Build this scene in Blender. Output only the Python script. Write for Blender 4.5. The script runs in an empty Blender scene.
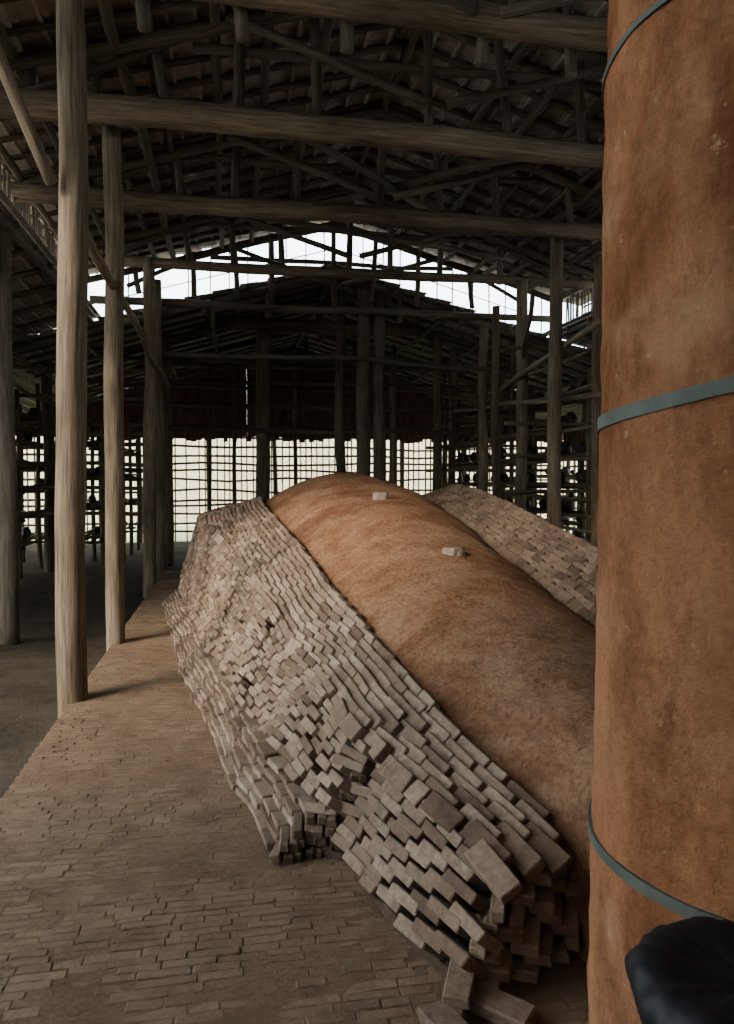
import bpy, bmesh, math, random
import numpy as np
from mathutils import Vector, Matrix, noise
random.seed(7)
R=random.random
def U(a,b): return random.uniform(a,b)
TH=math.radians(10.5)
scene=bpy.context.scene

# ---------------------------------------------------------------- materials
def newmat(name):
    m=bpy.data.materials.new(name); m.use_nodes=True
    nt=m.node_tree; b=nt.nodes['Principled BSDF']
    b.inputs['Roughness'].default_value=.9
    b.inputs['Specular IOR Level'].default_value=.2
    return m,nt,b
def N(nt,t,**k):
    n=nt.nodes.new(t)
    for a,v in k.items():
        if a in n.inputs: n.inputs[a].default_value=v
        else: setattr(n,a,v)
    return n
def ramp(nt,fac,stops):
    r=nt.nodes.new('ShaderNodeValToRGB'); e=r.color_ramp.elements
    while len(e)<len(stops): e.new(.5)
    for i,(p,c) in enumerate(stops):
        e[i].position=p; e[i].color=(*c,1)
    nt.links.new(fac,r.inputs[0]); return r.outputs[0]
def noise_tex(nt,vec,scale,detail=6,rough=.6,dist=0):
    n=N(nt,'ShaderNodeTexNoise'); n.inputs['Scale'].default_value=scale
    n.inputs['Detail'].default_value=detail; n.inputs['Roughness'].default_value=rough
    n.inputs['Distortion'].default_value=dist
    nt.links.new(vec,n.inputs['Vector']); return n.outputs['Fac']
def mapping(nt,vec,scale):
    m=N(nt,'ShaderNodeMapping'); m.inputs['Scale'].default_value=scale
    nt.links.new(vec,m.inputs['Vector']); return m.outputs[0]
def mix(nt,fac,a,b,mode='MIX'):
    m=nt.nodes.new('ShaderNodeMix'); m.data_type='RGBA'; m.blend_type=mode
    for s,v in ((0,fac),(6,a),(7,b)):
        if isinstance(v,(int,float)): m.inputs[s].default_value=v
        elif isinstance(v,tuple): m.inputs[s].default_value=(*v,1)
        else: nt.links.new(v,m.inputs[s])
    return m.outputs[2]
def bump(nt,b,h,strength=.5,dist=.01):
    n=N(nt,'ShaderNodeBump'); n.inputs['Strength'].default_value=strength; n.inputs['Distance'].default_value=dist
    nt.links.new(h,n.inputs['Height']); nt.links.new(n.outputs[0],b.inputs['Normal'])

def mat_wood(name,dark,light):
    m,nt,b=newmat(name)
    uv=N(nt,'ShaderNodeTexCoord').outputs['UV']
    g=noise_tex(nt,mapping(nt,uv,(9,.7,1)),3,8,.65,.3)
    g2=noise_tex(nt,mapping(nt,uv,(1,.5,1)),1.3,4,.6)
    c=ramp(nt,g,[(.3,dark),(.7,light)])
    c2=ramp(nt,g2,[(.3,(.42,.38,.34)),(.65,(1,1,1))])
    c=mix(nt,1.0,c,c2,'MULTIPLY')
    nt.links.new(c,b.inputs['Base Color']); bump(nt,b,g,.7,.012)
    return m
M_WOOD=mat_wood('weathered_timber',(.050,.037,.024),(.25,.19,.122))
M_WOODL=mat_wood('pale_timber',(.052,.039,.025),(.245,.187,.122))
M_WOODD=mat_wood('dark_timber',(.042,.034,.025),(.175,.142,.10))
M_BAMB=mat_wood('bamboo',(.045,.034,.022),(.20,.15,.09))
M_BOARD=mat_wood('brown_boards',(.035,.019,.012),(.17,.085,.05))

def mat_brick(name,stops,dust,amt=.6,sc2=2.1,n1lo=(.38,.35,.33),bs=.6):
    m,nt,b=newmat(name)
    o=N(nt,'ShaderNodeTexCoord').outputs['Object']
    a=N(nt,'ShaderNodeAttribute'); a.attribute_name='bv'
    sep=N(nt,'ShaderNodeSeparateColor'); nt.links.new(a.outputs['Color'],sep.inputs[0])
    c=ramp(nt,sep.outputs[0],stops)
    n1=noise_tex(nt,o,38,8,.7); n2=noise_tex(nt,o,sc2,6,.65); n3=noise_tex(nt,o,150,3,.7); n4=noise_tex(nt,o,sc2*3.1,8,.7)
    c=mix(nt,.85,c,ramp(nt,n1,[(.3,n1lo),(.62,(1,1,1))]),'MULTIPLY')
    f=ramp(nt,n2,[(.40,(0,0,0)),(.66,(amt,amt,amt))])
    c=mix(nt,f,c,dust)
    c=mix(nt,.6,c,ramp(nt,n4,[(.38,(.5,.45,.40)),(.56,(1,1,1))]),'MULTIPLY')
    nt.links.new(c,b.inputs['Base Color'])
    add=N(nt,'ShaderNodeMath',operation='ADD'); nt.links.new(n1,add.inputs[0]); nt.links.new(n3,add.inputs[1])
    bump(nt,b,add.outputs[0],bs,.007)
    return m
M_BRICK=mat_brick('stacked_brick',[(0,(.085,.056,.038)),(.2,(.155,.108,.076)),(.6,(.225,.165,.118)),(1,(.315,.243,.178))],(.175,.112,.073),.6,1.6)
M_PAVE=mat_brick('paving_brick',[(0,(.13,.086,.053)),(.4,(.155,.104,.065)),(.8,(.17,.115,.073)),(1,(.19,.132,.086))],(.17,.11,.067),.9,1.9,(.6,.55,.5),.8)

def mat_clay(name,stops,sc,streak=False,bs=.6,grit=60,mott=.5,gm=.75,bd=.015):
    m,nt,b=newmat(name)
    o=N(nt,'ShaderNodeTexCoord').outputs['Object']
    n1=noise_tex(nt,o,sc,8,.62,.4); n2=noise_tex(nt,o,grit,6,.8); n3=noise_tex(nt,o,7,10,.78)
    c=ramp(nt,n1,stops)
    c=mix(nt,gm,c,ramp(nt,n2,[(.34,(.42,.36,.32)),(.55,(1,1,1))]),'MULTIPLY')
    c=mix(nt,mott,c,ramp(nt,n3,[(.36,(.45,.40,.37)),(.56,(1,1,1))]),'MULTIPLY')
    if streak:
        s=noise_tex(nt,mapping(nt,o,(1,1,.42)),2.8,11,.66,0)
        c=mix(nt,.85,c,ramp(nt,s,[(.38,(.40,.32,.27)),(.55,(1,1,1))]),'MULTIPLY')
        s2=noise_tex(nt,o,3.0,12,.65,0)
        c=mix(nt,ramp(nt,s2,[(.53,(0,0,0)),(.68,(.45,.45,.45))]),c,(.38,.23,.13))
        s4=noise_tex(nt,o,24,8,.65,0)
        c=mix(nt,ramp(nt,s4,[(.64,(0,0,0)),(.70,(.5,.5,.5))]),c,(.42,.29,.19))
    nt.links.new(c,b.inputs['Base Color'])
    n4=noise_tex(nt,o,18,10,.75)
    ad=N(nt,'ShaderNodeMath',operation='MULTIPLY_ADD'); nt.links.new(n4,ad.inputs[0]); ad.inputs[1].default_value=1.6; nt.links.new(n2,ad.inputs[2])
    bump(nt,b,ad.outputs[0],bs,bd)
    b.inputs['Specular IOR Level'].default_value=.05; b.inputs['Roughness'].default_value=1
    return m
M_CLAY=mat_clay('kiln_clay',[(.30,(.21,.098,.05)),(.5,(.35,.185,.10)),(.70,(.45,.275,.168))],2.0,False,1.0,42,.55,.8,.025)
M_CHIM=mat_clay('chimney_clay',[(.25,(.22,.09,.041)),(.5,(.31,.14,.067)),(.75,(.37,.187,.10))],1.8,True,.9,45,.28,.4,.014)
M_MUD=mat_clay('mud_mortar',[(.3,(.05,.035,.025)),(.7,(.10,.07,.048))],5)
M_GROUND=mat_clay('packed_earth',[(.3,(.035,.029,.021)),(.7,(.08,.064,.046))],1.5)
def simple(name,col,rough=.7,metal=0,bs=.2):
    m,nt,b=newmat(name)
    o=N(nt,'ShaderNodeTexCoord').outputs['Object']
    n=noise_tex(nt,o,9,6,.65)
    c=ramp(nt,n,[(.3,tuple(x*.5 for x in col)),(.7,col)])
    nt.links.new(c,b.inputs['Base Color']); b.inputs['Roughness'].default_value=rough; b.inputs['Metallic'].default_value=metal
    bump(nt,b,n,bs,.01)
    return m
M_TILE=simple('roof_tile_terracotta',(.36,.31,.255),.85)
M_STEEL=simple('galvanised_band',(.075,.085,.07),.7,.1)
M_POT=simple('dark_pot',(.03,.024,.02),.45)
M_BAG=simple('black_plastic',(.006,.006,.007),.6)
M_BIN=simple('grey_bin_plastic',(.05,.05,.05),.5)
M_PALE=simple('pale_plaster',(.70,.58,.40),.9)
M_GRASS=simple('grass',(.36,.40,.2),.95)
M_BOUNCE=simple('pale_bounce',(.62,.58,.5),.95)  # for the added bounce planes outside the shed

# ---------------------------------------------------------------- mesh helpers
def mkobj(name,verts,faces,mat,smooth=False,uvs=None,bv=None,parent=None):
    me=bpy.data.meshes.new(name); me.from_pydata([tuple(v) for v in verts],[],faces)
    if uvs is not None:
        l=me.uv_layers.new(name='UVMap'); flat=[]
        for f in uvs:
            for u in f: flat+=list(u)
        l.data.foreach_set('uv',flat)
    if bv is not None:
        at=me.attributes.new('bv','FLOAT_COLOR','POINT')
        arr=np.zeros((len(verts),4),dtype=np.float32); arr[:,0]=bv; arr[:,3]=1
        at.data.foreach_set('color',arr.ravel())
    if smooth: me.polygons.foreach_set('use_smooth',[True]*len(me.polygons))
    me.materials.append(mat); me.update()
    o=bpy.data.objects.new(name,me); scene.collection.objects.link(o)
    if parent: o.parent=parent
    return o
def empty(name):
    e=bpy.data.objects.new(name,None); scene.collection.objects.link(e); return e

class Acc:
    def __init__(s): s.v=[];s.f=[];s.uv=[];s.bv=[]
    def log(s,p0,p1,r0,r1=None,wob=.02,sides=10,ring=.35,rough=.06):
        p0=Vector(p0);p1=Vector(p1); r1=r0 if r1 is None else r1
        d=p1-p0; L=d.length; d.normalize()
        x=d.orthogonal().normalized(); y=d.cross(x)
        n=max(2,int(L/ring)+1); base=len(s.v); sd=U(0,100); uo=U(0,50)
        for i in range(n+1):
            t=i/n; c=p0+d*(L*t)
            w=wob*min(1,4*t,4*(1-t)+.0)
            c=c+x*(noise.noise(Vector((sd,t*L*.45,0)))*w*2)+y*(noise.noise(Vector((sd+9,t*L*.45,3)))*w*2)
            r=r0+(r1-r0)*t; r*=1+rough*noise.noise(Vector((sd,t*L*1.7,8)))*1.5
            for k in range(sides):
                a=2*math.pi*k/sides
                rr=r*(1+rough*1.3*noise.noise(Vector((math.cos(a)*1.3+sd,math.sin(a)*1.3,t*L*.8))))
                s.v.append(c+x*math.cos(a)*rr+y*math.sin(a)*rr); s.bv.append(0)
        for i in range(n):
            for k in range(sides):
                k2=(k+1)%sides
                s.f.append((base+i*sides+k,base+i*sides+k2,base+(i+1)*sides+k2,base+(i+1)*sides+k))
                u0=uo+k/sides;u1=uo+(k+1)/sides;v0=i/n*L;v1=(i+1)/n*L
                s.uv.append([(u0,v0),(u1,v0),(u1,v1),(u0,v1)])
        s.f.append(tuple(base+k for k in reversed(range(sides)))); s.uv.append([(uo,0)]*sides)
        s.f.append(tuple(base+n*sides+k for k in range(sides))); s.uv.append([(uo,0)]*sides)
    def box(s,c,X,Y,Z,val=0):
        c=Vector(c); b=len(s.v)
        for sx in(-1,1):
            for sy in(-1,1):
                for sz in(-1,1): s.v.append(c+X*sx+Y*sy+Z*sz); s.bv.append(val)
        uo=U(0,50)
        for f in ((0,1,3,2),(4,6,7,5),(0,4,5,1),(2,3,7,6),(0,2,6,4),(1,5,7,3)):
            s.f.append(tuple(b+i for i in f))
            s.uv.append([(uo+(s.v[b+i]-c).dot(Y.normalized())*2,(s.v[b+i]-c).dot(X.normalized())*2) for i in f])
    def stick(s,p0,p1,w,h=None):
        p0=Vector(p0);p1=Vector(p1);h=h or w; d=p1-p0
        x=d.normalized(); y=x.cross(Vector((0,0,1)))
        if y.length<.1: y=Vector((0,1,0))
        y.normalize(); z=x.cross(y)
        b=len(s.v); L=d.length; uo=U(0,50)
        for e,q in((0,p0),(1,p1)):
            for a,c in((-1,-1),(1,-1),(1,1),(-1,1)): s.v.append(q+y*a*w/2+z*c*h/2); s.bv.append(0)
        for k in range(4):
            k2=(k+1)%4
            s.f.append((b+k,b+k2,b+4+k2,b+4+k)); s.uv.append([(uo+k*.25,0),(uo+k*.25+.25,0),(uo+k*.25+.25,L),(uo+k*.25,L)])
        s.f.append((b+3,b+2,b+1,b)); s.uv.append([(uo,0)]*4)
        s.f.append((b+4,b+5,b+6,b+7)); s.uv.append([(uo,0)]*4)
    def make(s,name,mat,smooth=False,parent=None,bv=False):
        return mkobj(name,s.v,s.f,mat,smooth,s.uv if len(s.uv)==len(s.f) else None,s.bv if bv else None,parent)

def chamfer_template():
    vs=[];idx={}
    for sx in(-1,1):
        for sy in(-1,1):
            for sz in(-1,1):
                for ax in range(3):
                    idx[(sx,sy,sz,ax)]=len(vs); vs.append((sx,sy,sz,ax))
    fs=[]
    for ax in range(3):
        o=[i for i in range(3) if i!=ax]
        for s in(-1,1):
            q=[]
            for a,b in((-1,-1),(1,-1),(1,1),(-1,1)):
                k=[0,0,0];k[ax]=s;k[o[0]]=a;k[o[1]]=b;q.append(idx[(*k,ax)])
            fs.append(q)
        for a in(-1,1):
            for b in(-1,1):
                q=[]
                for (s,w) in((-1,o[0]),(1,o[0]),(1,o[1]),(-1,o[1])):
                    k=[0,0,0];k[ax]=s;k[o[0]]=a;k[o[1]]=b;q.append(idx[(*k,w)])
                fs.append(q)
    for sx in(-1,1):
        for sy in(-1,1):
            for sz in(-1,1): fs.append([idx[(sx,sy,sz,i)] for i in range(3)])
    P=[Vector([v[i]*(1 if i==v[3] else .85) for i in range(3)]) for v in vs]
    out=[]
    for f in fs:
        n=(P[f[1]]-P[f[0]]).cross(P[f[2]]-P[f[0]]); c=sum((P[i] for i in f),Vector())
        out.append(f if n.dot(c)>0 else f[::-1])
    return vs,out
CT,CF=chamfer_template()
def brick(acc,c,X,Y,Z,h,val=None,ch=.006,jit=.0035):
    b=len(acc.v); val=R() if val is None else val
    cj={}
    for v in CT:
        key=v[:3]
        if key not in cj: cj[key]=Vector((U(-jit,jit),U(-jit,jit),U(-jit,jit)))
        l=[v[i]*(h[i]-(0 if i==v[3] else ch)) for i in range(3)]
        acc.v.append(c+X*l[0]+Y*l[1]+Z*l[2]+cj[key]); acc.bv.append(val)
    for f in CF: acc.f.append(tuple(b+i for i in f))

# ---------------------------------------------------------------- ground
def sub_plane(name,a0,a1,b0,b1,z,mat,n=60,amp=.02,parent=None):
    v=[];f=[]
    for i in range(n+1):
        for j in range(n+1):
            a=a0+(a1-a0)*i/n;b=b0+(b1-b0)*j/n
            v.append((a,b,z+amp*noise.noise(Vector((a*.8,b*.8,0)))))
    for i in range(n):
        for j in range(n):
            k=i*(n+1)+j; f.append((k,k+n+1,k+n+2,k+1))
    return mkobj(name,v,f,mat,True,parent=parent)
sub_plane('floor',-6.5,10.5,-4,21.9,-.27,M_GROUND,80)
sub_plane('grass_lawn',-25,30,21.9,29.85,-.3,M_GRASS,40)
yd=empty('bounce_ground')  # unseen pale planes added outside to bounce light up to the roof underside
sub_plane('bounce_left',-20,-6.5,-16,21.9,-.29,M_BOUNCE,20,.0,yd)
sub_plane('bounce_front',-6.5,10.5,-16,-4,-.29,M_BOUNCE,20,.0,yd)
sub_plane('bounce_right',10.5,22,-16,21.9,-.29,M_BOUNCE,20,.0,yd)

# ---------------------------------------------------------------- kiln profile
KB =[1.75,2.1, 2.35,2.86, 2.94, 4.4, 6.4, 8.6, 9.6,10.4,11.2,11.8]
AB =[.66, .55, .47, .36,  .12, -.11,-.46,-.74,-.80,-.64,-.2,.5]
AR =[.88, .80, .74, .62,  .54, .43, .16,-.30,-.36,-.22,.2,.8]
ZR =[.17, .29, .33, .37,  .42, .50, .75,1.03,1.06,.85,.5,.15]
AE =[1.22,1.12,1.05,.90,  .87, .72, .56, .37, .40,.6,.9,1.2]
ZE =[.12, .22, .30,.44,  .46, .68, .93,1.17,1.22,.98,.55,.15]
ZC =[.44, .52, .58,.70,  .72, .97,1.26,1.54,1.60,1.42,.9,.25]
CC=1.42
def ip(t,b): return float(np.interp(b,KB,t))
def sm(t,b,w=.35):
    if b<3.3: return ip(t,b)
    return sum(ip(t,b+d*w) for d in(-1,-.5,0,.5,1))/5
def wob(b,k=0,s=1.2): return noise.noise(Vector((b*s,k*.31,4.2)))
def vault_w(b):
    e=CC-sm(AE,b); r=min(.93,sm(ZE,b)/sm(ZC,b)); return e/math.sqrt(1-r*r)

kiln=empty('dragon_kiln')
v=[];f=[];nb=520;na=170
B0=1.86
KB_=[B0+(11.8-B0)*i/nb for i in range(nb+1)]
WW=[vault_w(b) for b in KB_]; ZZ=[sm(ZC,b) for b in KB_]
def smooth(l,k=6): return [sum(l[max(0,i-k):i+k+1])/len(l[max(0,i-k):i+k+1]) for i in range(len(l))]
WW=smooth(WW,14);ZZ=smooth(ZZ,10)
for i,b in enumerate(KB_):
    w=WW[i]; zc=ZZ[i]
    for j in range(na+1):
        t=math.pi*j/na
        a=CC-w*math.cos(t); z=zc*max(0,math.sin(t))**.95
        nn=noise.noise(Vector((a*1.2,b*.9,z)))*.035+noise.noise(Vector((a*4,b*4,z*4)))*.010+noise.noise(Vector((a*16,b*16,z*16)))*.006+noise.noise(Vector((a*38,b*38,z*38)))*.004
        k=math.sin(t)
        v.append((a-math.cos(t)*nn,b,z+k*nn-(.02 if j in(0,na) else 0)))
for i in range(nb):
    for j in range(na):
        k=i*(na+1)+j; f.append((k,k+1,k+na+2,k+na+1))
mkobj('clay_vault',v,[tuple(reversed(q)) for q in f],M_CLAY,True,parent=kiln)

def bcut(a): return 1.97+max(0,(a-.60))*.42
def profL(b):
    far=1 if b>2.9 else .3
    aB=sm(AB,b)+(.05*wob(b,1,1.5)+.03*wob(b,21,3.1))*far
    aR=sm(AR,b)+.05*wob(b,5,1.6)*far;zR=sm(ZR,b)+.05*wob(b,7,1.5)*far;aE=sm(AE,b)+.02*wob(b,9,2.5);zE=sm(ZE,b)+.035
    near=b<2.9
    hl=.06 if near else min(.15,zR*.40)*(1+.25*wob(b,31,1.9))
    w=.03 if near else .17
    g=.04 if near else .07
    return [(aB,0),(aB+w,hl),(aB+w+g,hl+.005),(aR,zR),(aE,zE)]
def PL(b,seg,t):
    p=profL(b); q=p[seg];r=p[seg+1]
    return Vector((q[0]+(r[0]-q[0])*t,b,q[1]+(r[1]-q[1])*t))
def surfL(b,seg,t):
    c=PL(b,seg,t); d=.05
    b0,b1=b-d,b+d
    if b0<2.9<b1:
        if b<2.9: b1=2.89;b0=2.79
        else: b0=2.95;b1=3.05
    tb=(PL(b1,seg,t)-PL(b0,seg,t)).normalized()
    tv=(PL(b,seg,1)-PL(b,seg,0)).normalized()
    n=tb.cross(tv)
    if n.z<0: n=-n
    n.normalize(); tv=n.cross(tb)
    if tv.z<0: tv=-tv
    return c,tb,tv.normalized(),n
A=Acc()
def rot(v,ax,ang): return Matrix.Rotation(ang,3,ax)@v
for k in range(6):
    b=2.93+U(0,.1)
    while b<11.0:
        L=U(.12,.19)
        p=profL(b+L/2); hl=p[1][1]
        a=p[0][0]+.030*k+.018*wob(b,k*5,3)+.05+U(-.007,.007)
        p2=profL(b+L/2+.1);p1=profL(max(2.95,b+L/2-.1))
        tb=Vector((p2[0][0]-p1[0][0],.2,0)).normalized()
        tb=rot(tb,Vector((0,0,1)),U(-.04,.04)); n=Vector((-tb.y,tb.x,0))
        Z=Vector((U(-.03,.03),U(-.03,.03),1)).normalized(); sc=hl/.17
        brick(A,Vector((a,b+L/2,(.016+.029*k)*sc)),tb,n,Z,(L/2-.002,.055,.0158*max(.6,sc)),ch=.004,jit=.0025)
        b+=L
def face_rows(seg,pitch,hl,hw,hh,lift,tilt,off,b0,b1,skew=.0,ch=.005,jn=.008,miss=.01):
    Lm=max((PL(b,seg,1)-PL(b,seg,0)).length for b in np.linspace(b0,b1,60))
    nr=int(Lm/pitch)+1
    for r in range(nr+1):
        b=b0+(r%2)*hl+U(-.01,.01)
        while b<b1:
            L=hl*2*(U(.94,1.06) if R()>.08 else U(.4,.8))
            bc=b+L/2
            Ls=(PL(bc,seg,1)-PL(bc,seg,0)).length
            s=Ls-(r+.4)*pitch+.010*wob(bc,seg*3+r*.1,1.3)
            if s>-.02 and s<Ls+.03 and R()>miss:
                c,tb,tv,n=surfL(bc,seg,s/Ls)
                if bc<bcut(c.x)+.03: b+=L; continue
                ang=U(-.025,.025)+skew+.06*wob(bc,3,1.1)
                tb=rot(tb,n,ang);tv=rot(tv,n,ang)
                tl=tilt+U(-.04,.04)
                n2=rot(n,tb,tl); tv2=rot(tv,tb,tl)
                yw=U(-.03,.03)
                n2=rot(n2,tv2,yw); tb2=rot(tb,tv2,yw)
                o=off(bc,r)+U(-.5,1)*jn
                brick(A,c+n2*(lift+o),tb2,tv2,n2,(L/2-.002,hw,hh),ch=ch,jit=.0035)
            b+=L
def offF(b,r):
    return .035*wob(b,r*.3,.9)+(.018 if int(b*1.4+r*.07)%2 else 0)
face_rows(2,.042,.080,.0203,.05,-.01,.06,offF,1.9,10.9,skew=.06,ch=.004,jn=.008)
face_rows(3,.046,.098,.040,.021,.03,-.52,lambda b,r:.016*wob(b,r*.4,1.5),1.9,10.9,skew=.04,ch=.004,jn=.007)
for k in range(9):
    a=.60
    while a<1.30:
        w=U(.038,.05) if R()<.4 else U(.07,.085)
        a+=w; z=.024+k*.041
        be=bcut(a); p=profL(max(be,1.9)); zl=np.interp(a,[q[0] for q in p],[q[1] for q in p])
        if a>p[0][0]-.02 and z<zl+.005:
            X=Vector((U(-.6,-.4),-1,U(-.2,-.05))).normalized();Y=X.cross(Vector((U(-.05,.05),0,1))).normalized();Z=Y.cross(X)
            brick(A,Vector((a-w/2,be+.05+U(-.02,.02)-.012*(6-k),z)),X,Y,Z,(.075,w*.53,.0195),ch=.004)
        a+=w
for k in range(9):
    for j in range(14):
        a=.14+.042*j+(k%2)*.02+U(-.006,.006); z=.022+k*.040
        if a>.60: continue
        p=profL(2.95); zl=np.interp(a,[q[0] for q in p],[q[1] for q in p])
        if a>p[0][0] and z<zl+.01:
            X=Vector((U(-.3,-.1),-1,U(-.2,.0))).normalized();Y=X.cross(Vector((U(-.08,.08),0,1))).normalized();Z=Y.cross(X)
            brick(A,Vector((a,2.965+U(-.02,.03)-.008*(5-k),z)),X,Y,Z,(.075,.019,.0185),ch=.004,val=U(0,.5))
for (a,b,z,an) in((.57,1.86,.022,1.95),(.74,1.90,.022,2.3),):
    X=Vector((math.cos(an),math.sin(an),U(-.04,.04))).normalized();Y=Vector((-math.sin(an),math.cos(an),0));Z=X.cross(Y)
    brick(A,Vector((a,b,z)),X,Y,Z,(.085,.045,.02),val=.3)
A.make('brick_stack_left',M_BRICK,parent=kiln,bv=True)
v=[];f=[];bs=list(np.linspace(2.05,2.885,12))+list(np.linspace(2.97,11.0,90))
for b in bs:
    p=profL(b)
    for (a,z),da,dz in zip(p,(.06,.05,.05,.045,.02),(0,-.04,-.045,-.05,-.055)):
        aa=a+da; v.append((aa,max(b,bcut(aa)+.08),z+dz))
    aa=p[4][0]+.2; v.append((aa,max(b,bcut(aa)+.08),0))
m=6
for i in range(len(bs)-1):
    for j in range(m-1):
        k=i*m+j; f.append((k,k+m,k+m+1,k+1))
f.append(tuple(range(m))); f.append(tuple(reversed(range((len(bs)-1)*m,len(bs)*m))))
mkobj('mud_core_left',v,f,M_MUD,parent=kiln)

def profR(b):
    w=CC-sm(AE,b); e=CC+w*.98; ze=sm(ZE,b)+.03
    k=float(np.interp(b,[2.2,3.5,9.5,11],[.2,1,1,.1]))
    return [(e,ze),(e+.52,ze+.17*k),(e+.85,ze*.72),(e+1.25,0)]
A=Acc()
for seg,pitch in((0,.055),(1,.055),(2,.055)):
    def PR(b,t,seg=seg):
        p=profR(b);q=p[seg];r=p[seg+1]; return Vector((q[0]+(r[0]-q[0])*t,b,q[1]+(r[1]-q[1])*t+.012*wob(b,t*4+seg,1.5)))
    Lm=max((PR(b,1)-PR(b,0)).length for b in np.linspace(2.4,10.9,30))
    for r in range(int(Lm/pitch)+1):
        b=2.4+(r%2)*.09
        while b<10.9:
            L=.18*U(.92,1.06);bc=b+L/2;Ls=(PR(bc,1)-PR(bc,0)).length;s=(r+.5)*pitch
            if s<Ls+.02:
                t=s/Ls;c=PR(bc,t);tb=(PR(bc+.05,t)-PR(bc-.05,t)).normalized();tv=(PR(bc,1)-PR(bc,0)).normalized()
                n=tb.cross(tv); n=n if n.z>0 else -n; n.normalize(); tv=n.cross(tb).normalized()
                an=U(-.05,.05)+.1; tb=rot(tb,n,an);tv=rot(tv,n,an)
                tl=(.4 if seg==0 else -.3)*(1 if tv.x>0 else -1)
                n2=rot(n,tb,tl+U(-.06,.06)); tv2=n2.cross(tb).normalized()
                brick(A,c+n2*U(-.005,.015),tb,tv2,n2,(L/2-.003,.042,.022),val=R()*.6)
            b+=L
A.make('brick_stack_right',M_BRICK,parent=kiln,bv=True)
v=[];f=[]; bs2=np.linspace(2.4,11,80)
for b in bs2:
    for (a,z) in profR(b): v.append((a-.01,b,max(0,z-.04)))
for i in range(len(bs2)-1):
    for j in range(3):
        k=i*4+j; f.append((k,k+4,k+5,k+1))
mkobj('mud_core_right',v,f,M_MUD,parent=kiln)
for b,ca in((4.66,CC+.02),(6.95,CC+.0)):
    z=ip(ZC,b)
    vs=[];fs=[];n=14
    for (r,h) in((.08,-.04),(.075,.03),(.066,.045),(.03,.05)):
        for k in range(n):
            t=2*math.pi*k/n; rr=r*(1+.2*noise.noise(Vector((math.cos(t)*2+b,math.sin(t)*2,h*9))))
            vs.append((ca+rr*math.cos(t),b+rr*math.sin(t),z+h+.005))
    for i in range(3):
        for k in range(n): fs.append((i*n+k,i*n+(k+1)%n,(i+1)*n+(k+1)%n,(i+1)*n+k))
    fs.append(tuple(3*n+k for k in range(n)))
    mkobj('stoke_hole_plug',vs,fs,M_BRICK,False,bv=.9,parent=kiln)

# ---------------------------------------------------------------- brick walkway
wk=empty('brick_walkway')
A=Acc(); b=-1.2; row=0
while b<12.6:
    a=-1.06+U(-.02,.0)-(0.07 if row%2 else 0)
    lim=2.6 if b<2.0 else (ip(AB,b)+.22 if b<11 else .3)
    pw=.040*U(.85,1.15)
    while a<lim:
        L=U(.08,.19)
        a0=max(a,-1.08)
        bb=b+.04*noise.noise(Vector((a*.9,b*.7,0)))*1.5+.012*noise.noise(Vector((a*4,b*2,0)))
        z=-.0302+.006*noise.noise(Vector((a*2.2,b*2.2,5)))+U(-.0013,.0013)
        an=U(-.018,.018)
        X=Vector((math.cos(an),math.sin(an),U(-.010,.010)));Y=Vector((-math.sin(an),math.cos(an),U(-.04,.04)))
        if R()>.006:
            brick(A,Vector(((a0+a+L)/2,bb,z)),X,Y,Vector((0,0,1)),((a+L-a0)/2-.001,pw/2-.0002,.026),ch=.004,jit=.0020)
        a+=L
    b+=pw; row+=1
A.make('paving_bricks',M_PAVE,parent=wk,bv=True)
M_PM=mat_clay('paving_dust',[(.3,(.13,.085,.053)),(.7,(.19,.127,.08))],3.0,False,1.0,70,.4,.5,.01)
v=[];f=[];na_=60;nb_=200
for i in range(na_+1):
    for j in range(nb_+1):
        a=-1.07+3.66*i/na_; b=-1.25+13.9*j/nb_
        v.append((a,b,-.0055+.003*noise.noise(Vector((a*7,b*7,1)))))
for i in range(na_):
    for j in range(nb_):
        k=i*(nb_+1)+j; f.append((k,k+nb_+1,k+nb_+2,k+1))
mkobj('dust_bed',v,f,M_PM,True,parent=wk)
A=Acc(); A.box((.76,5.7,-.142),Vector((1.83,0,0)),Vector((0,6.95,0)),Vector((0,0,.128)))
A.make('earth_bank',M_PM,parent=wk)

# ---------------------------------------------------------------- chimney
ch=empty('clay_chimney'); CX,CY=1.345,1.62
def cr(z): return .438-.003*z+.004*math.sin(z*2.3)
def crn(c,s,z): return cr(z)+.014*noise.noise(Vector((c*1.5,s*1.5,z*1.3)))
v=[];f=[];ns=220;nz=620;H=7.6
for i in range(nz+1):
    z=-.02+H*i/nz
    for k in range(ns):
        t=2*math.pi*k/ns; c,s=math.cos(t),math.sin(t)
        r=crn(c,s,z)+.006*noise.noise(Vector((c*2.5,s*2.5,z*9)))+.003*noise.noise(Vector((c*7,s*7,z*16)))+.0015*noise.noise(Vector((c*18,s*18,z*36)))
        v.append((CX+c*r,CY+s*r,z))
for i in range(nz):
    for k in range(ns):
        k2=(k+1)%ns; f.append((i*ns+k,i*ns+k2,(i+1)*ns+k2,(i+1)*ns+k))
f.append(tuple(nz*ns+k for k in range(ns)))
mkobj('shaft',v,f,M_CHIM,True,parent=ch)
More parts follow.
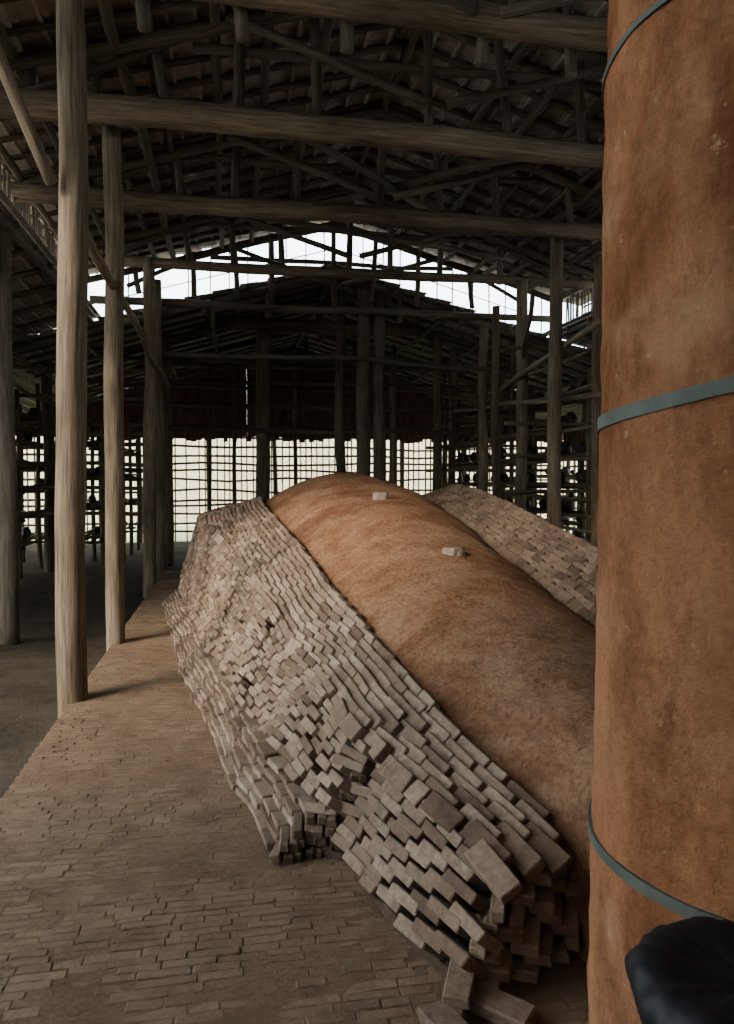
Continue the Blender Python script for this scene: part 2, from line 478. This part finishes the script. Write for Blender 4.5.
def band(z0,tx,ty,w):
    v=[];f=[];n=96
    for k in range(n):
        t=2*math.pi*k/n;c,s=math.cos(t),math.sin(t); z=z0+tx*c+ty*s+.004*noise.noise(Vector((c*2,s*2,z0)))
        r=crn(c,s,z)+.0085
        for rr,dz in((r-.02,-w),(r,-w),(r+.0005,w),(r-.02,w)): v.append((CX+c*rr,CY+s*rr,z+dz))
    for k in range(n):
        k2=(k+1)%n
        for j in range(3): f.append((k*4+j,k2*4+j,k2*4+j+1,k*4+j+1))
    return mkobj('steel_band',v,f,M_STEEL,False,parent=ch)
band(.575,-.005,0,.014); band(1.70,.046,-.046,.016); band(2.53,.0,-.02,.007); band(3.7,0,0,.014)

# ---------------------------------------------------------------- waste bin
def cam2w(X,Y): return (X*math.cos(TH)+Y*math.sin(TH), -X*math.sin(TH)+Y*math.cos(TH))
bx,by=cam2w(.645,1.20); bn=empty('waste_bin'); bn.location=(bx,by,0)
n=96
def lathe(name,prof,mat,wr=0,parent=None,seed=0):
    v=[];f=[]
    for i,(r,z) in enumerate(prof):
        for k in range(n):
            t=2*math.pi*k/n;c,s=math.cos(t),math.sin(t)
            q=wr*(noise.noise(Vector((c*3,s*3,z*9+seed)))+.5*noise.noise(Vector((c*9,s*9,z*16+seed)))+.35*noise.noise(Vector((c*20,s*20,z*30))))
            v.append((c*max(0,(r+q)),s*max(0,(r+q)),z+q*.7))
    for i in range(len(prof)-1):
        for k in range(n):
            k2=(k+1)%n; f.append((i*n+k,i*n+k2,(i+1)*n+k2,(i+1)*n+k))
    return mkobj(name,v,f,mat,True,parent=parent)
lathe('bin_body',[(.001,.0),(.14,.0),(.145,.02),(.172,.57),(.180,.58),(.180,.60),(.165,.60),(.15,.3),(.001,.1)],M_BIN,0,bn)
lathe('bin_liner',[(.184,.60),(.189,.605),(.192,.615),(.193,.63),(.192,.64),(.185,.655),(.175,.665),(.165,.669),(.15,.672),(.14,.672),(.125,.67),(.11,.667),(.08,.663),(.05,.66),(.02,.66),(.001,.66)],M_BAG,.017,bn)

# ---------------------------------------------------------------- timber frame
RA=4.55
def post(a,b,ztop,r,mat=M_WOOD,z0=-.27,lean=(0,0)):
    A=Acc(); A.log((a,b,z0),(a+lean[0],b+lean[1],ztop),r,r*.9,.03,14,.25)
    return A.make('timber_post',mat,True)
post(-1.07,5.3,5.3,.100,M_WOODL,lean=(.06,0))
post(-1.05,7.10,4.66,.090,M_WOODL,lean=(.03,.0))
post(-1.2,11.5,4.78,.10,lean=(.05,0)); post(-1.2,13.2,4.9,.09)
post(-1.25,15.8,4.6,.10)
post(RA-.25,9.35,4.7,.095,M_WOODL); post(RA+.1,11.4,4.7,.105,M_WOOD); post(RA-.15,11.9,4.4,.07,M_WOODL)
post(RA+.2,7.0,4.7,.1); post(RA+.5,9.6,4.6,.085)
post(.70,15.4,4.55,.16,M_WOODL); post(2.45,13.55,5.1,.13,M_WOODD); post(2.75,13.6,5.1,.12,M_WOODD); post(2.1,14.1,5.1,.10,M_WOODD)
post(4.4,15.45,4.6,.10); post(4.9,15.9,4.5,.09); post(3.9,17.6,4.2,.09); post(4.75,13.5,4.5,.1)
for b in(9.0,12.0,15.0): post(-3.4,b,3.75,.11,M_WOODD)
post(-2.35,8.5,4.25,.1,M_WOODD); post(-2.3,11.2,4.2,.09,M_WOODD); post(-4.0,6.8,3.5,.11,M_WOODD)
post(6.7,9.8,3.95,.1); post(6.7,12.8,3.95,.1); post(6.7,15.8,3.6,.1); post(5.3,13.0,4.4,.08); post(5.35,17.5,4.2,.09)

frame=empty('timber_roof_frame')
def tie(b,z,a0=-2.3,a1=6.1,r=.13,mat=M_WOOD,dz=0):
    A=Acc(); A.log((a0,b,z+dz),(a1,b,z),r,r*.88,.03,14,.3); return A.make('tie_beam',mat,True,frame)
tie(5.45,4.95,r=.12); tie(6.8,4.66,r=.12); tie(9.1,4.76,r=.11,a0=-2.6); tie(11.5,4.72,r=.08,a0=-1.5,a1=5.9); tie(15.6,4.72,r=.16,a0=-1.4,a1=4.9,mat=M_WOODL)
tie(13.3,4.55,r=.07,mat=M_WOODD); tie(18.4,4.3,r=.09,mat=M_WOODD,a0=-3)
tie(7.9,5.15,r=.06,mat=M_WOODD); tie(10.3,5.1,r=.06,mat=M_WOODD)

AR0=1.9; ZR0=6.2; SL=.28
def zr(a,z0=ZR0): return z0-SL*abs(a-AR0)
A=Acc()
for tb in(2.6,5.45,6.8,9.1,11.5,13.2):
    for a in(-.6,.1,.8,1.9,2.6,3.4,4.4,5.5,-1.6):
        A.log((a+U(-.1,.1),tb+.15,4.7),(a+U(-.05,.05),tb+.15,zr(a)-.05),.05,.045,.02,8)
    for s in(-1,1):
        A.log((AR0,tb,ZR0-.17),(AR0+s*4.25,tb,ZR0-.17-SL*4.25),.075,.06,.03,8)
        A.log((AR0+s*.1,tb-.1,4.95),(AR0+s*1.9,tb-.1,zr(AR0+1.9)-.15),.045,.04,.02,8)
        A.log((AR0+s*3.6,tb+.1,4.8),(AR0+s*2.0,tb+.1,zr(AR0+2.0)-.1),.04,.035,.02,8)
    A.log((-.3,tb+.22,5.4),(4.1,tb+.22,5.42),.045,.04,.04,8)
b=-3.5
while b<13.2:
    for s in(-1,1): A.log((AR0,b,ZR0-.07),(AR0+s*4.6,b,ZR0-.07-SL*4.6),.038,.03,.015,6,.8)
    b+=.42
for a in(-2.3,-1.75,-1.2,-.65,-.1,.4,.95,1.9,2.9,3.4,3.9,4.45,5.0,5.5,6.1):
    A.log((a,-3.8,zr(a)-.14),(a,13.3,zr(a)-.14),.05,.042,.03,8)
for zz,aa in((5.25,-.9),(5.25,4.6)):
    A.log((aa,-1,zz),(aa,13.2,zz),.06,.05,.05,8)
A.log((.2,6.9,4.9),(3.4,11.2,5.45),.05,.05,.03,8); A.log((3.6,6.9,4.9),(1.0,11.5,5.6),.05,.05,.03,8)
A.log((-1.1,9.1,4.85),(4.5,11.4,5.0),.045,.04,.03,8)
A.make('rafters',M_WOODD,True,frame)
ZL=5.38
A=Acc()
for tb in(13.45,15.6,18.4,21.2):
    for s in(-1,1): A.log((AR0,tb,ZL-.15),(AR0+s*5.6,tb,ZL-.15-SL*5.6),.075,.06,.03,8)
    for a in(-.4,.7,1.9,3.1,4.3): A.log((a,tb,4.4),(a,tb,zr(a,ZL)-.1),.06,.05,.02,8)
b=13.5
while b<21.6:
    for s in(-1,1): A.log((AR0,b,ZL-.07),(AR0+s*5.9,b,ZL-.07-SL*5.9),.035,.03,.015,6,.8)
    b+=.62
for d in(0,1.1,2.2,3.3,4.5,5.6):
    for s in(-1,1): A.log((AR0+s*d,13.3,ZL-.13-SL*d),(AR0+s*d,21.6,ZL-.13-SL*d),.05,.045,.03,8)
for z in(3.0,3.5,3.95):
    A.log((-3,15.6,z),(6.5,15.7,z+.05),.045,.035,.04,8); A.log((-3,18.4,z-.2),(6.5,18.4,z-.2),.045,.035,.04,8)
A.log((-1.2,13.4,3.7),(5.2,13.4,3.6),.05,.04,.05,8); A.log((-1.2,15.3,2.55),(5.0,15.2,2.5),.045,.04,.05,8)
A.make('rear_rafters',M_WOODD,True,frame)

def tiles(acc,a_hi,z_hi,a_lo,z_lo,b0,b1,skip=None,miss=.0):
    d=Vector((a_lo-a_hi,0,z_lo-z_hi)); L=d.length; d.normalize(); n=Vector((-d.z,0,d.x)); n=n if n.z>0 else -n
    e=.25; nr=int(L/e)+1; B=Vector((0,1,0))
    for r in range(nr):
        s=(r+.5)*e; b=b0+(r%2)*.1
        while b<b1:
            c=Vector((a_hi,b+.1,z_hi))+d*s+n*(.012+U(0,.006))
            sp=skip and skip(c)
            if not sp and not (R()<miss):
                d2=(d+n*(.09+U(-.03,.03))).normalized()
                BB=(B+n*U(-.05,.08)).normalized()
                acc.box(c,d2*.16,BB*.108,n*.010)
            elif not sp:
                acc.box(c-B*.01,(d+n*.3).normalized()*.15,B*.092,n*.008)
            b+=.2
    for r in range(nr+1):
        s=r*e+.04; p=Vector((a_hi,0,z_hi))+d*s-n*.03
        segs=[(b0,b1)]
        if skip and skip(Vector((p.x,CY,p.z))): segs=[(b0,CY-.75),(CY+.75,b1)]
        for q0,q1 in segs:
            acc.stick((p.x,q0,p.z),(p.x,q1,p.z),.035,.03)
sk=lambda c:(c.x-CX)**2+(c.y-CY)**2<.6**2
A=Acc()
for s in(-1,1): tiles(A,AR0-s*.03,ZR0,AR0+s*4.75,ZR0-SL*4.75,-4,13.4,sk,.008)  # unseen end behind the camera lengthened to cut light on the foreground
A.make('tiled_roof',M_TILE)
A=Acc()
for s in(-1,1): tiles(A,AR0-s*.03,ZL,AR0+s*6.0,ZL-SL*6.0,13.35,22.0,None,.004)
A.make('rear_tiled_roof',M_TILE)
A=Acc()
tiles(A,-2.2,4.32,-6.3,3.0,-4.0,1.0,None,.0); tiles(A,-2.2,4.32,-6.3,3.0,5.2,13.4,None,.006); tiles(A,6.0,4.32,10.3,3.0,-4.0,13.4,None,.006)  # unseen left front stretch added to dim foreground; bay left open for sun
A.make('aisle_tiled_roof',M_TILE)
A=Acc()
b=-1.8
while b<13.3:
    if not 1.1<b<5.0: A.log((-2.2,b,4.24),(-6.2,b,2.95),.04,.035,.02,6,.8)
    A.log((6.0,b,4.24),(10.2,b,2.92),.04,.035,.02,6,.8); b+=.8
for a,z in((-3.3,3.85),(-4.6,3.4),(-6.1,2.9),(-2.3,4.2),(6.1,4.2),(7.6,3.7),(10,2.9)): A.log((a,-1.0,z),(a,13.4,z),.06,.05,.03,8)
A.make('aisle_rafters',M_WOODD,True,frame)

def slats_line(A,p0,p1,z0f,z1f,step,w,th=.02):
    p0=Vector(p0);p1=Vector(p1);L=(p1-p0).length;n=int(L/step)
    for i in range(n+1):
        if R()<.06: continue
        q=p0.lerp(p1,i/n); j=U(-.03,.03)
        A.stick((q.x+j,q.y,z0f(q)+U(-.03,.03)),(q.x+j+U(-.02,.02),q.y+U(-.01,.01),z1f(q)),w*U(.6,1.5),th)
A=Acc()
slats_line(A,(-2.38,4.5,0),(-2.38,13.3,0),lambda q:4.3,lambda q:4.85,.09,.035)
A.stick((-2.4,4.3,4.55),(-2.4,13.3,4.55),.04,.05)
A.make('clerestory_slats_left',M_WOODD,parent=frame)
A=Acc()
slats_line(A,(6.18,2.5,0),(6.18,13.3,0),lambda q:4.3,lambda q:4.85,.09,.035)
A.make('clerestory_slats_right',M_WOODD,parent=frame)
A=Acc()
slats_line(A,(-2.4,13.42,0),(6.2,13.42,0),lambda q:zr(q.x,ZL)-.1,lambda q:zr(q.x)-.05,.34,.02,.02)
for s in(-1,1):
    A.stick((AR0,13.44,ZL+.3),(AR0+s*4.5,13.44,ZL+.3-SL*4.5),.015,.015)
A.make('gable_slats',M_WOODD,parent=frame)

def boards(A,P0,P1,z0f,z1f,gap=.002):
    d=(P1-P0).normalized(); nrm=Vector((-d.y,d.x,0)); L=(P1-P0).length; x=0
    while x<L:
        w=U(.10,.17); q=P0+d*(x+w/2); z0=z0f(q);z1=z1f(q)
        A.box((q.x,q.y,(z0+z1)/2),Vector((0,0,(z1-z0)/2)),d*(w/2-U(-.008,gap)),nrm*U(.008,.012)); x+=w
def lattice(name,p0,p1,zt,openz,step=.17,hstep=.27,gap=.002):
    e=empty(name); A=Acc(); P0=Vector(p0);P1=Vector(p1); d=(P1-P0).normalized(); nrm=Vector((-d.y,d.x,0))
    slats_line(A,p0,p1,lambda q:-.25,lambda q:openz,step,.036,.036)
    z=.05
    while z<openz:
        zz=z+U(-.06,.06)
        A.log(P0+Vector((0,0,zz+U(-.03,.03)))+nrm*.04,P1+Vector((0,0,zz+U(-.03,.03)))+nrm*.04,.036,.03,.05,6,.8); z+=hstep
    k=0; L=(P1-P0).length
    while k<L:
        q=P0+d*k+nrm*.1; A.log((q.x,q.y,-.27),(q.x,q.y,zt(q)-.02),.07,.06,.03,8); k+=1.9
    A.make('bamboo_lattice',M_BAMB,False,e)
    A=Acc(); boards(A,P0,P1,lambda q:openz-.05+U(-.12,.05),zt,gap)
    A.make('upper_boards',M_BOARD,False,e)
lattice('wall_back',(-6.3,21.6,0),(10.2,21.6,0),lambda q:max(2.8,zr(q.x,ZL)-.02),2.75,step=.17,hstep=.24,gap=.003)
lattice('wall_left',(-6.2,5.2,0),(-6.2,21.5,0),lambda q:3.05,2.3,step=.2,hstep=.3)
lattice('wall_right',(10.2,2.0,0),(10.2,21.5,0),lambda q:3.05,2.3,step=.2,hstep=.3)
A=Acc()
boards(A,Vector((-6.2,-4,0)),Vector((10.2,-4,0)),lambda q:-.25,lambda q:max(3.0,zr(q.x)-.1) if q.x>-2.6 else 3.0)
boards(A,Vector((10.2,-4,0)),Vector((10.2,1.9,0)),lambda q:-.25,lambda q:3.0)
boards(A,Vector((-6.2,-4,0)),Vector((-6.2,-.3,0)),lambda q:-.25,lambda q:3.0)
A.make('light_block_boards',M_BOARD)  # unseen boards added behind and beside the camera to block light
A=Acc()
tiles(A,-4.0,3.72,-6.5,2.95,13.4,22,None,.0); tiles(A,7.8,3.72,10.4,2.95,13.4,22,None,.0)
A.make('rear_aisle_tiled_roof',M_TILE)

A=Acc()
A.log((-1.80,4.66,5.15),(-1.12,5.18,3.42),.045,.04,.02,10)
A.log((-1.02,5.3,3.30),(-1.03,13.3,3.12),.042,.035,.03,10)
A.log((4.4,8.3,3.42),(4.6,12.8,2.93),.045,.04,.04,8); A.log((4.5,8.5,2.55),(4.8,15.5,3.0),.04,.035,.05,8)
A.log((3.9,9.2,3.9),(5.3,13.0,3.2),.035,.03,.05,8)
for z in(1.25,1.5,2.15,2.9): A.log((-6,6.9,z),(-3.9,6.9,z),.04,.04,.04,8)
for z in(.9,1.35,1.75,2.3,2.9,3.4): A.log((-1.25,13.35,z),(-5.5,13.4,z+.03),.035,.03,.04,8); A.log((-3.3,8.8,z),(-3.3,15.1,z+.05),.035,.03,.05,8)
for z in(1.5,1.68,2.2,2.6,3.3): A.log((-3.3,9.0,z),(-6.1,9.1,z+.03),.035,.03,.04,8); A.log((-1.2,15.9,z),(-3.4,15.8,z+.03),.035,.03,.04,8)
for z in(.6,1.1,1.7,2.2,2.8,3.3): A.log((4.2,15.6,z),(7.5,15.6,z+.03),.035,.03,.04,8); A.log((5.3,9,z+.1),(5.3,17.5,z+.1),.03,.03,.05,8)
for z in(1.3,1.9,2.4,3.6): A.log((4.3,11.2,z),(7.2,11.4,z+.04),.032,.028,.04,8)
for a in(-2.0,-2.7,-4.2,-4.9): A.log((a,13.5,-.27),(a,13.5,3.9),.045,.04,.03,8)
for a in(5.9,6.4,7.2): A.log((a,15.5,-.27),(a,15.5,3.9),.045,.04,.03,8)
for a,b in((3.1,17.9),(3.5,15.7),(5.6,14.2),(5.0,17.0),(.1,18.4),(-.5,18.5),(1.6,18.4)): A.log((a,b,-.27),(a,b,4.4),.055,.045,.03,8)
A.make('timber_braces',M_WOOD,True,frame)

potprof=[(.05,0),(.10,.03),(.135,.12),(.12,.2),(.07,.24),(.085,.27),(.06,.265)]
def rack(name,a0,a1,b0,b1,levels,density):
    e=empty(name); A=Acc()
    nb=max(1,int((b1-b0)/1.3))
    for i in range(nb+1):
        b=b0+(b1-b0)*i/nb
        for a in(a0,a1): A.log((a,b,-.27),(a,b,levels[-1]+.5+U(-.2,.3)),.045,.04,.03,8)
        for z in levels: A.log((a0-.1,b,z-.03),(a1+.1,b,z-.03),.03,.03,.02,6)
    for z in levels:
        for k in range(5):
            a=a0+(a1-a0)*k/4; A.log((a,b0-.2,z+.02),(a,b1+.2,z+.02),.028,.025,.02,6,.8)
    A.make('shelf_frame',M_BAMB,True,e)
    P=Acc(); m=12
    for z in levels:
        b=b0
        while b<b1:
            if R()<density:
                s=U(.4,.95); base=len(P.v); ca=(a0+a1)/2+U(-.1,.1)
                for r,h in potprof:
                    for k in range(m):
                        t=2*math.pi*k/m; P.v.append((ca+r*s*math.cos(t),b+r*s*math.sin(t),z+.045+h*s)); P.bv.append(0)
                for i in range(len(potprof)-1):
                    for k in range(m): P.f.append((base+i*m+k,base+i*m+(k+1)%m,base+(i+1)*m+(k+1)%m,base+(i+1)*m+k))
                P.f.append(tuple(base+k for k in reversed(range(m))))
            b+=.26
    P.make('pots',M_POT,True,e)
rack('pottery_rack',-2.9,-2.3,14.2,19.5,[.4,1.0,1.6,2.2],.2)
rack('pottery_rack',-4.4,-3.7,8.3,17,[.3,.8,1.3,1.75,2.2,2.7],.35)
rack('pottery_rack',-5.6,-5.1,8,19,[.4,1.0,1.6,2.2],.45)
rack('pottery_rack',5.6,6.2,8.2,19,[.4,.9,1.4,1.9,2.4,2.9],.55)
rack('pottery_rack',8.2,8.8,8.2,19,[.4,1.0,1.6,2.2],.5)

A=Acc(); A.box((2,30,1.6),Vector((28,0,0)),Vector((0,.1,0)),Vector((0,0,1.95))); A.make('garden_wall',M_PALE)

# ---------------------------------------------------------------- light
w=bpy.data.worlds.new('World'); scene.world=w; w.use_nodes=True
bg=w.node_tree.nodes['Background']; bg.inputs[0].default_value=(.82,.93,1,1); bg.inputs[1].default_value=9.0
s=bpy.data.lights.new('sun','SUN'); s.energy=9.0; s.angle=math.radians(24); s.color=(1,.88,.72)
so=bpy.data.objects.new('sun',s); scene.collection.objects.link(so)
so.rotation_euler=Vector((.8,.54,-.47)).to_track_quat('-Z','Y').to_euler()

# ---------------------------------------------------------------- camera
cd=bpy.data.cameras.new('camera'); cd.sensor_fit='VERTICAL'; cd.sensor_height=36; cd.lens=26; cd.clip_start=.05
co=bpy.data.objects.new('camera',cd); scene.collection.objects.link(co)
co.location=(0,0,1.5); co.rotation_euler=(math.radians(90-2.48),0,-TH)
scene.camera=co
